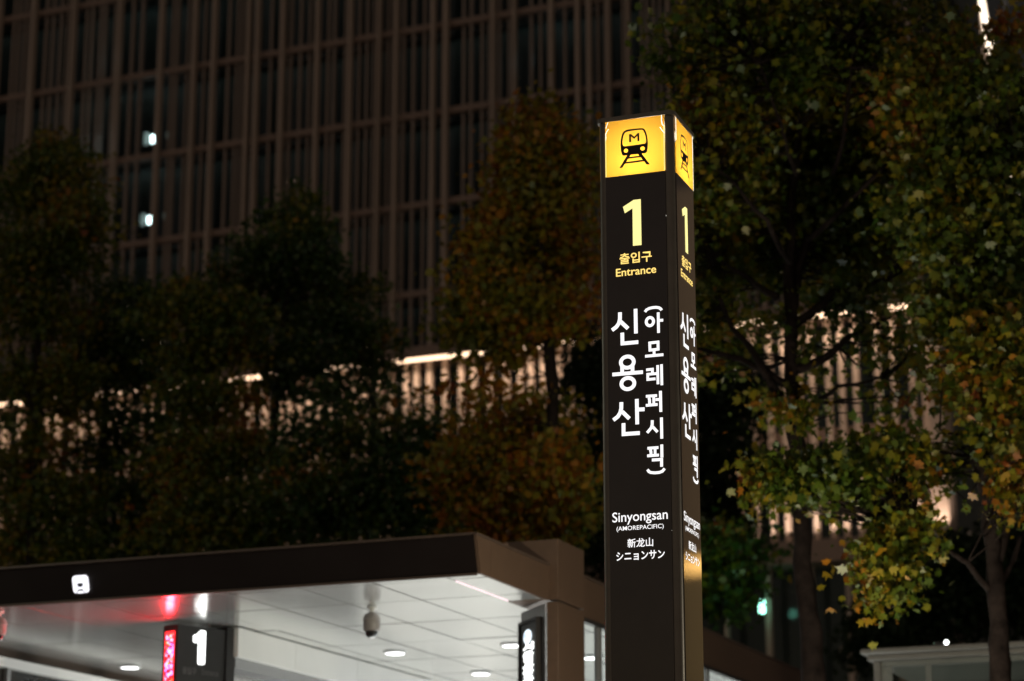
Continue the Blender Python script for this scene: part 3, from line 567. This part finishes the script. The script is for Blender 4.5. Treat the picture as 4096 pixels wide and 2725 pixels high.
def crown(name, mat, parent, origin, clusters, size, shape, nodes=None, mb=None):
    """clusters: (centre, radius vector, leaf count); leaves sit on twig tips so the crown breaks into tufts with gaps"""
    C = []
    for c, r, n in clusters:
        k = max(3, n//13); tips = rng.normal(0, 1, (k, 3)); tips /= np.linalg.norm(tips, axis=1)[:, None]
        tips *= (rng.random((k, 1))**.5)*np.where(rng.random((k, 1)) < .16, 1.45, 1.08); tips[:, 2] *= .95
        T_ = np.array(c)+tips*r
        q = np.repeat(T_, 13, 0)[:n]; q = q + rng.normal(0, 1, q.shape)*size*np.array([1.5, 1.5, 1.0])*rng.uniform(.6, 1.3, (len(q), 1))
        C.append(q)
        if mb is not None:
            for tip in T_[::3]:
                a = min(nodes, key=lambda q_: np.linalg.norm(q_-tip)+(.5 if q_[2] > tip[2] else 0))
                if np.linalg.norm(a-tip) < 1.6:
                    m = (a+tip)/2+rng.normal(0, .06, 3); mb.tube([a-origin, m-origin, tip-origin], [.010, .007, .004], 4, False)
    C = np.concatenate(C); n = len(C); T = leaf_shape(shape); K = len(T)
    X, Y, Z = rand_rot(n, .75); s = size*(.42+.95*rng.random(n)**1.2)[:, None, None]; asp = rng.uniform(.6, 1.1, n)[:, None, None]; fold = rng.uniform(-.3, 1.8, n)[:, None, None]
    V = C[:, None, :]+s*(X[:, None, :]*T[None, :, :1]*asp+Y[:, None, :]*T[None, :, 1:2]+Z[:, None, :]*T[None, :, 2:]*fold)
    V = (V-np.array(origin)).reshape(-1, 3)
    me = bpy.data.meshes.new(name); me.vertices.add(n*K); me.vertices.foreach_set('co', V.ravel().astype(np.float32))
    me.loops.add(n*K); me.loops.foreach_set('vertex_index', np.arange(n*K, dtype=np.int32))
    me.polygons.add(n); me.polygons.foreach_set('loop_start', np.arange(0, n*K, K, dtype=np.int32)); me.polygons.foreach_set('loop_total', np.full(n, K, dtype=np.int32))
    me.update(calc_edges=True); me.validate(); return link(name, me, mat, parent)
def curve3(a, b, sag=.12, n=7, wob=.05):
    a, b = np.array(a, float), np.array(b, float); L = np.linalg.norm(b-a); ts = np.linspace(0, 1, n); off = rng.normal(0, wob*L, 3)
    return [a+(b-a)*t+off*math.sin(math.pi*t)*.6+np.array([0, 0, -sag*L])*math.sin(math.pi*t) + rng.normal(0, .008*L, 3)*(0 < t < 1) for t in ts]
M_bark = pmat('grey_bark', (.021, .0145, .0125), .85, var=.6, scale=9, bump=1.0, bscale=25, spec=.08)
M_bark2 = pmat('dark_bark', (.022, .016, .014), .9, var=.4, scale=7, bump=.6, bscale=25, spec=.08)
def tree(label, D, trunk_px, rad, limbs, clusters, mat, size, shape, dens, bark, depth=1.0, twigs=2, name='plane_tree', group=None):
    base = at(*trunk_px[0], D); o = (base[0], base[1], 0)
    tr = tag(empty(name, o), label, 'tree', group)
    pts = [at(x, y, D) for x, y in trunk_px]; p0 = pts[0].copy(); p0[2] = -.05
    n = 14; full = [p0]+pts; 
    dense = []
    for a, b in zip(full[:-1], full[1:]):
        for t in np.linspace(0, 1, 6)[:-1]: dense.append(a+(b-a)*t + rng.normal(0, .012, 3)*[1, 1, 0])
    dense.append(full[-1]); zz = np.array([q[2] for q in dense]); top = zz.max()
    rr_ = [max(rad*.22, rad*(1.12-.85*max(0, (z-2.5)/(top-2.5))))*(1+.07*rng.normal()) if z > .6 else rad*1.5 for z in zz]
    mb = MB(); mb.tube([q-np.array(o) for q in dense], rr_, n); nodes = list(dense[len(dense)//3:])
    for px, r0 in limbs:
        P_ = [at(x, y, D+dd) for x, y, dd in px]; out = []
        for a, b in zip(P_[:-1], P_[1:]): out += curve3(a, b, .03, 6, .03)[:-1]
        out.append(P_[-1]); nodes += out[2:]; mb.tube([q-np.array(o) for q in out], list(np.linspace(r0, r0*.3, len(out))), 7)
    cl = []
    scale = D/FPX
    for c in clusters:
        x, y, rx, ry = c[:4]; k = c[4] if len(c) > 4 else 1.0; dd = c[5] if len(c) > 5 else rng.normal(0, .35)*depth
        ctr = at(x, y, D+dd); rv = np.array([rx*scale, min(rx, ry)*scale*.9*depth, ry*scale])
        nleaf = int(dens*k*rx*ry/1000.0); cl.append((ctr, rv, max(nleaf, 20)))
        # limbs from the trunk into the tuft
        zc = ctr[2]; cand = min(nodes, key=lambda q: np.linalg.norm(q-ctr)+(.8 if q[2] > zc else 0))
        for _ in range(twigs):
            e = ctr+rng.normal(0, .45, 3)*rv; path = curve3(cand, e, .04, 7, .06)
            mb.tube([q-np.array(o) for q in path], list(np.linspace(rad*.13, rad*.035, 7)), 5)
    crown('crown', mat, tr, np.array(o), cl, size, shape, nodes, mb if shape == 0 else None)
    mb.build('trunk', bark, tr)
    return tr
G1, G2, Y1, O1, B1 = (.030, .070, .007), (.085, .115, .008), (.24, .19, .008), (.36, .13, .008), (.20, .045, .006)
L_mix = leafmat('autumn_leaves', [(0, G1), (.45, G2), (.76, Y1), (.93, O1), (1, B1)], gloss=.5)
L_or = leafmat('orange_leaves', [(0, G2), (.25, (.13, .12, .018)), (.5, Y1), (.75, O1), (1, B1)], gloss=.4)
L_gr = leafmat('green_leaves', [(0, (.022, .055, .008)), (.45, G1), (.74, G2), (.93, Y1), (1, O1)], gloss=.6)
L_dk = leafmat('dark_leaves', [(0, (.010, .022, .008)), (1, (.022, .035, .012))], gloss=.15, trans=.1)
# right foreground tree
tree('large plane tree right behind the pillar sign with forked limbs and autumn leaves', 20, [(3262, 2725), (3215, 2250), (3185, 1800), (3165, 1350), (3160, 950), (3200, 400)], .108,
  [([(3195, 1560, 0), (3060, 1480, -.2), (2900, 1420, -.3), (2790, 1395, -.4)], .045), ([(3130, 1600, -.1), (3030, 1440, -.3), (2930, 1310, -.4), (2878, 1190, -.5)], .045),
   ([(3185, 1480, 0), (3290, 1440, -.2), (3390, 1350, -.2), (3560, 1270, 0)], .05), ([(3165, 1250, 0), (3190, 1080, .1), (3245, 920, .2), (3330, 700, .3)], .05),
   ([(3175, 1300, 0), (3330, 1170, -.2), (3560, 1110, -.2), (3800, 960, 0)], .045), ([(3110, 1190, 0), (2990, 1110, -.1), (2880, 1040, -.1)], .04), ([(3190, 1640, 0), (3350, 1545, -.3), (3520, 1510, -.4)], .03),
   ([(3162, 1050, -.3), (3070, 880, -.7), (2960, 760, -.9), (2840, 640, -1.0)], .03), ([(3230, 960, -.3), (3400, 800, -.8), (3560, 640, -1.0), (3700, 430, -1.0)], .03), ([(3185, 700, -.3), (3120, 480, -.8), (3040, 250, -1.0)], .026), ([(3330, 700, -.4), (3390, 430, -.8), (3420, 150, -.9)], .024), ([(3560, 1110, -.4), (3700, 870, -.9), (3820, 690, -1.0)], .022)],
  [(3000, 200, 380, 300, .95), (3450, 180, 330, 300, .95), (2860, 620, 220, 300), (3200, 640, 330, 330, .9, .7), (3560, 640, 280, 320, 1.1), (2860, 1030, 190, 160), (3100, 1010, 230, 180, .75, .9), (3420, 1020, 260, 200, .9, .5),
   (2760, 850, 110, 220, .7), (2840, 1240, 120, 110, .9), (2900, 1440, 110, 100, .5), (2800, 1420, 70, 80, .6), (3120, 1290, 130, 80, .4, .8), (3420, 1200, 220, 80, .7), (3650, 1380, 110, 110, .5), (3480, 1400, 120, 90, .35), (3220, 1400, 90, 80, .4), (3560, 1600, 120, 60, .4),
   (3080, 1600, 80, 50, .9), (3160, 1650, 100, 60, .9), (3330, 850, 200, 140, .9, .3), (3130, 840, 160, 130, .7, .4), (3480, 870, 150, 120, .7), (3300, 1560, 60, 60, .3), (3280, 1420, 80, 100, .2)],
  L_mix, .080, 0, 52, M_bark, group='plane trees on the right')
tree('slimmer plane tree at the right edge with a low bright leafy branch', 18.5, [(4000, 2725), (3985, 2350), (3950, 1950), (3925, 1700), (3960, 1300), (4000, 700)], .088,
  [([(3965, 2370, 0), (3870, 2250, -.2), (3760, 2175, -.4), (3640, 2110, -.5)], .03), ([(3765, 2180, -.4), (3700, 2260, -.5), (3640, 2330, -.6), (3610, 2400, -.6)], .014),
   ([(3950, 2000, 0), (3900, 1850, .1), (3870, 1750, .1), (3760, 1720, 0)], .03), ([(3990, 2250, 0), (4060, 1900, .2), (4120, 1600, .2)], .04), ([(3990, 2350, 0), (4080, 2150, .2), (4180, 2050, .2)], .03)],
  [(3560, 2170, 70, 80, 1.2, -.5), (3630, 2110, 100, 70, 1.0, -.5), (3510, 2250, 55, 60, 1.5, -.6), (3590, 2330, 70, 50, 1.4, -.6), (3520, 2400, 35, 40, 1.8, -.6), (3690, 2190, 60, 45, 1.0, -.4),
   (3450, 1830, 130, 80, .75, -.4), (3330, 1890, 120, 90, .8, -.5), (3210, 1890, 110, 70, .8, -.3), (3080, 1900, 80, 80, 1.1, -.3), (3120, 1970, 70, 50, 1.1, -.3), (3600, 1780, 110, 70, .8, -.3), (3640, 1900, 100, 70, .9, -.3), (3760, 1850, 100, 80, .9), (3480, 1960, 110, 60, .8, -.5),
   (3330, 2020, 80, 40, .6, -.4), (3800, 1540, 150, 130, .45), (3990, 1500, 160, 260, 1.2), (3900, 1200, 230, 220, 1.1), (3850, 830, 280, 260, 1.1), (3780, 400, 230, 280, .9), (4070, 480, 80, 380, .9), (3960, 330, 110, 180, .3), (4050, 130, 60, 90, .8), (3840, 130, 80, 50, .5), (4050, 1000, 120, 300, 1.0), (4050, 1950, 60, 160, .8), (3780, 1310, 130, 90, .45), (4000, 1800, 90, 60, .7)],
  L_mix, .079, 0, 58, M_bark, group='plane trees on the right')
# yellow-green tree just left of the pillar
tree('yellow and orange autumn tree just left of the pillar sign', 28, [(2215, 2400), (2225, 1900), (2200, 1400), (2150, 900), (2160, 500)], .13, [],
  [(2140, 480, 110, 110, .8), (2200, 620, 200, 170), (2070, 700, 120, 150, .9), (2200, 820, 220, 170), (2030, 900, 130, 120), (1920, 960, 100, 90, .8), (2200, 1050, 230, 180), (1960, 1120, 150, 150), (1850, 1230, 100, 90, .9), (2060, 1280, 220, 150),
   (2230, 1240, 150, 100), (1900, 1330, 130, 100), (2020, 1430, 170, 60, .5), (2150, 1640, 150, 90, .35), (1930, 1580, 130, 80, .35), (2050, 1750, 250, 150, .9), (1900, 1900, 220, 170, .9), (2190, 1930, 190, 180, 1.0), (2050, 2080, 250, 120, .9), (2300, 2060, 90, 120, .9)],
  L_or, .092, 1, 68, M_bark2, name='autumn_tree')
# row of trees beyond the entrance, left
rowg = 'street trees beyond the entrance roof'
tree('dark street tree at the left edge, tallest of the left row', 36, [(125, 2330), (130, 1900), (160, 1300), (215, 700)], .12, [([(140, 1650, 0), (60, 1450, 0), (30, 1350, .2)], .05)],
  [(190, 600, 110, 90), (260, 700, 170, 130), (100, 780, 160, 150), (330, 860, 130, 110), (60, 1020, 180, 170), (260, 1010, 190, 150), (140, 1260, 240, 150), (60, 1520, 130, 90, 1), (240, 1530, 170, 120, 1), (310, 1640, 110, 70, .7), (170, 1770, 170, 90, .75), (60, 1830, 110, 70, .75), (80, 1950, 200, 140, 1), (250, 2000, 180, 130, 1), (40, 1660, 90, 60, .55), (190, 1640, 120, 60, .5), (100, 2180, 220, 120, 1.1), (290, 2220, 150, 100, 1.1)],
  L_mix, .088, 1, 84, M_bark2, group=rowg)
tree('low rounded street tree, second of the left row', 38, [(412, 2300), (415, 1900), (430, 1500), (470, 1200)], .10, [],
  [(480, 1200, 160, 100, .9), (380, 1330, 170, 120), (560, 1340, 190, 130), (430, 1500, 220, 120, 1), (640, 1510, 180, 120, 1), (300, 1560, 120, 80, .8), (480, 1660, 190, 80, .7), (690, 1660, 140, 80, .8), (380, 1790, 200, 80, .8), (900, 1690, 120, 70, .6), (560, 1800, 220, 120, 1), (430, 1980, 240, 150, 1.1), (640, 2000, 160, 150, 1.1), (500, 2180, 260, 100, 1.2), (720, 2180, 160, 100, 1.2), (660, 1180, 120, 80, .9), (330, 1600, 130, 60, .4)],
  L_gr, .086, 1, 84, M_bark2, group=rowg)
tree('green street tree with a pointed crown, middle of the left row', 36, [(1082, 2200), (1090, 1800), (1140, 1300), (1190, 850)], .12, [],
  [(1200, 800, 70, 60, .9), (1150, 900, 130, 80), (1240, 940, 100, 90), (1080, 1010, 170, 100), (1280, 1060, 130, 100), (960, 1110, 150, 90), (1180, 1150, 200, 110), (1400, 1170, 130, 90, .9), (1020, 1250, 210, 110), (1300, 1290, 190, 110), (1150, 1410, 250, 90, 1), (1470, 1350, 150, 90, 1), (1430, 1450, 190, 70, .9), (1220, 1480, 160, 60, .8), (1120, 1540, 140, 70, .8), (1300, 1560, 150, 60, .75), (1500, 1540, 120, 60, .7), (1400, 1640, 180, 60, .7)],
  L_gr, .088, 1, 84, M_bark2, group=rowg)
tree('spreading leafy street tree behind the left half of the entrance roof', 34, [(862, 2250), (860, 2000), (850, 1700), (810, 1300)], .10, [],
  [(760, 1190, 110, 70, .8), (820, 1300, 160, 100), (900, 1400, 190, 90, .9), (760, 1440, 150, 90, .8), (760, 1570, 150, 80, .9), (930, 1590, 150, 90, .8), (940, 1240, 120, 90, .8), (620, 1260, 130, 90, .8), (700, 2120, 180, 90, 1.2), (830, 1690, 220, 90, .5), (760, 1830, 200, 120, 1.1), (960, 1820, 210, 130, 1.1), (860, 2010, 260, 120, 1.2), (960, 2150, 220, 90, 1.2)],
  L_mix, .086, 1, 82, M_bark2, group=rowg)
tree('broad low street tree behind the corner of the entrance roof', 33, [(1480, 2200), (1480, 1900), (1500, 1600)], .09, [],
  [(1260, 1760, 190, 110, .8), (1480, 1760, 210, 110, .75), (1690, 1740, 170, 100, .75), (1200, 1950, 200, 140, .95), (1420, 1960, 220, 150, .95), (1640, 1930, 210, 150, .95), (1800, 2020, 140, 110, 1), (1300, 1590, 170, 60, .3), (1560, 1610, 150, 50, .3), (1300, 2100, 250, 90, 1.2), (1620, 2080, 250, 90, 1.2)],
  L_gr, .086, 1, 84, M_bark2, group=rowg)
# dark evergreen right behind the pillar and the low green tree beside it
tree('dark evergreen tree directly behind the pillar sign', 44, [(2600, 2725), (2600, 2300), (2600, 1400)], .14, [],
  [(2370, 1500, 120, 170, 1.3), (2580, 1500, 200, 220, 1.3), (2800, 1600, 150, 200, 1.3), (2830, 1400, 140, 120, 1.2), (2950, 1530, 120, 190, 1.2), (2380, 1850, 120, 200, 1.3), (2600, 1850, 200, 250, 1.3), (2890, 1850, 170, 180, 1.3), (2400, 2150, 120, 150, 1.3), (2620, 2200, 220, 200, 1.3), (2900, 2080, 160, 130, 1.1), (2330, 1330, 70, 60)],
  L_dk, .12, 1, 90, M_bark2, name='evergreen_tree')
tree('small bright green tree low between pillar and plane tree trunk', 30, [(2890, 2560), (2890, 2400), (2880, 2250)], .05, [],
  [(2900, 2150, 120, 90, .8), (2980, 2220, 110, 90, .8), (2860, 2300, 110, 100, 1.1), (2960, 2340, 80, 70, .9), (2850, 2430, 80, 70, 1.1), (3040, 2230, 60, 50, .5), (2950, 2440, 50, 40, .8)],
  L_gr, .10, 0, 60, M_bark2, name='young_tree')
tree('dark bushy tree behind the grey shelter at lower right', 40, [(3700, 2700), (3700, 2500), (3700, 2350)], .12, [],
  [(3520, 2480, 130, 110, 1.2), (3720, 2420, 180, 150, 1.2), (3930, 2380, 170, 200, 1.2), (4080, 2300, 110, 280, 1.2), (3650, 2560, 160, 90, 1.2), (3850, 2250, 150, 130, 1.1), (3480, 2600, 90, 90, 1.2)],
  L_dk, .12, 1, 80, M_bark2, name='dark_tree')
lamp('young_tree_fill', 'POINT', tuple(at(2960, 2500, 28.3)), 16, (.4, 1, .6), .1)  # added green fill close to the young tree, no lamp there
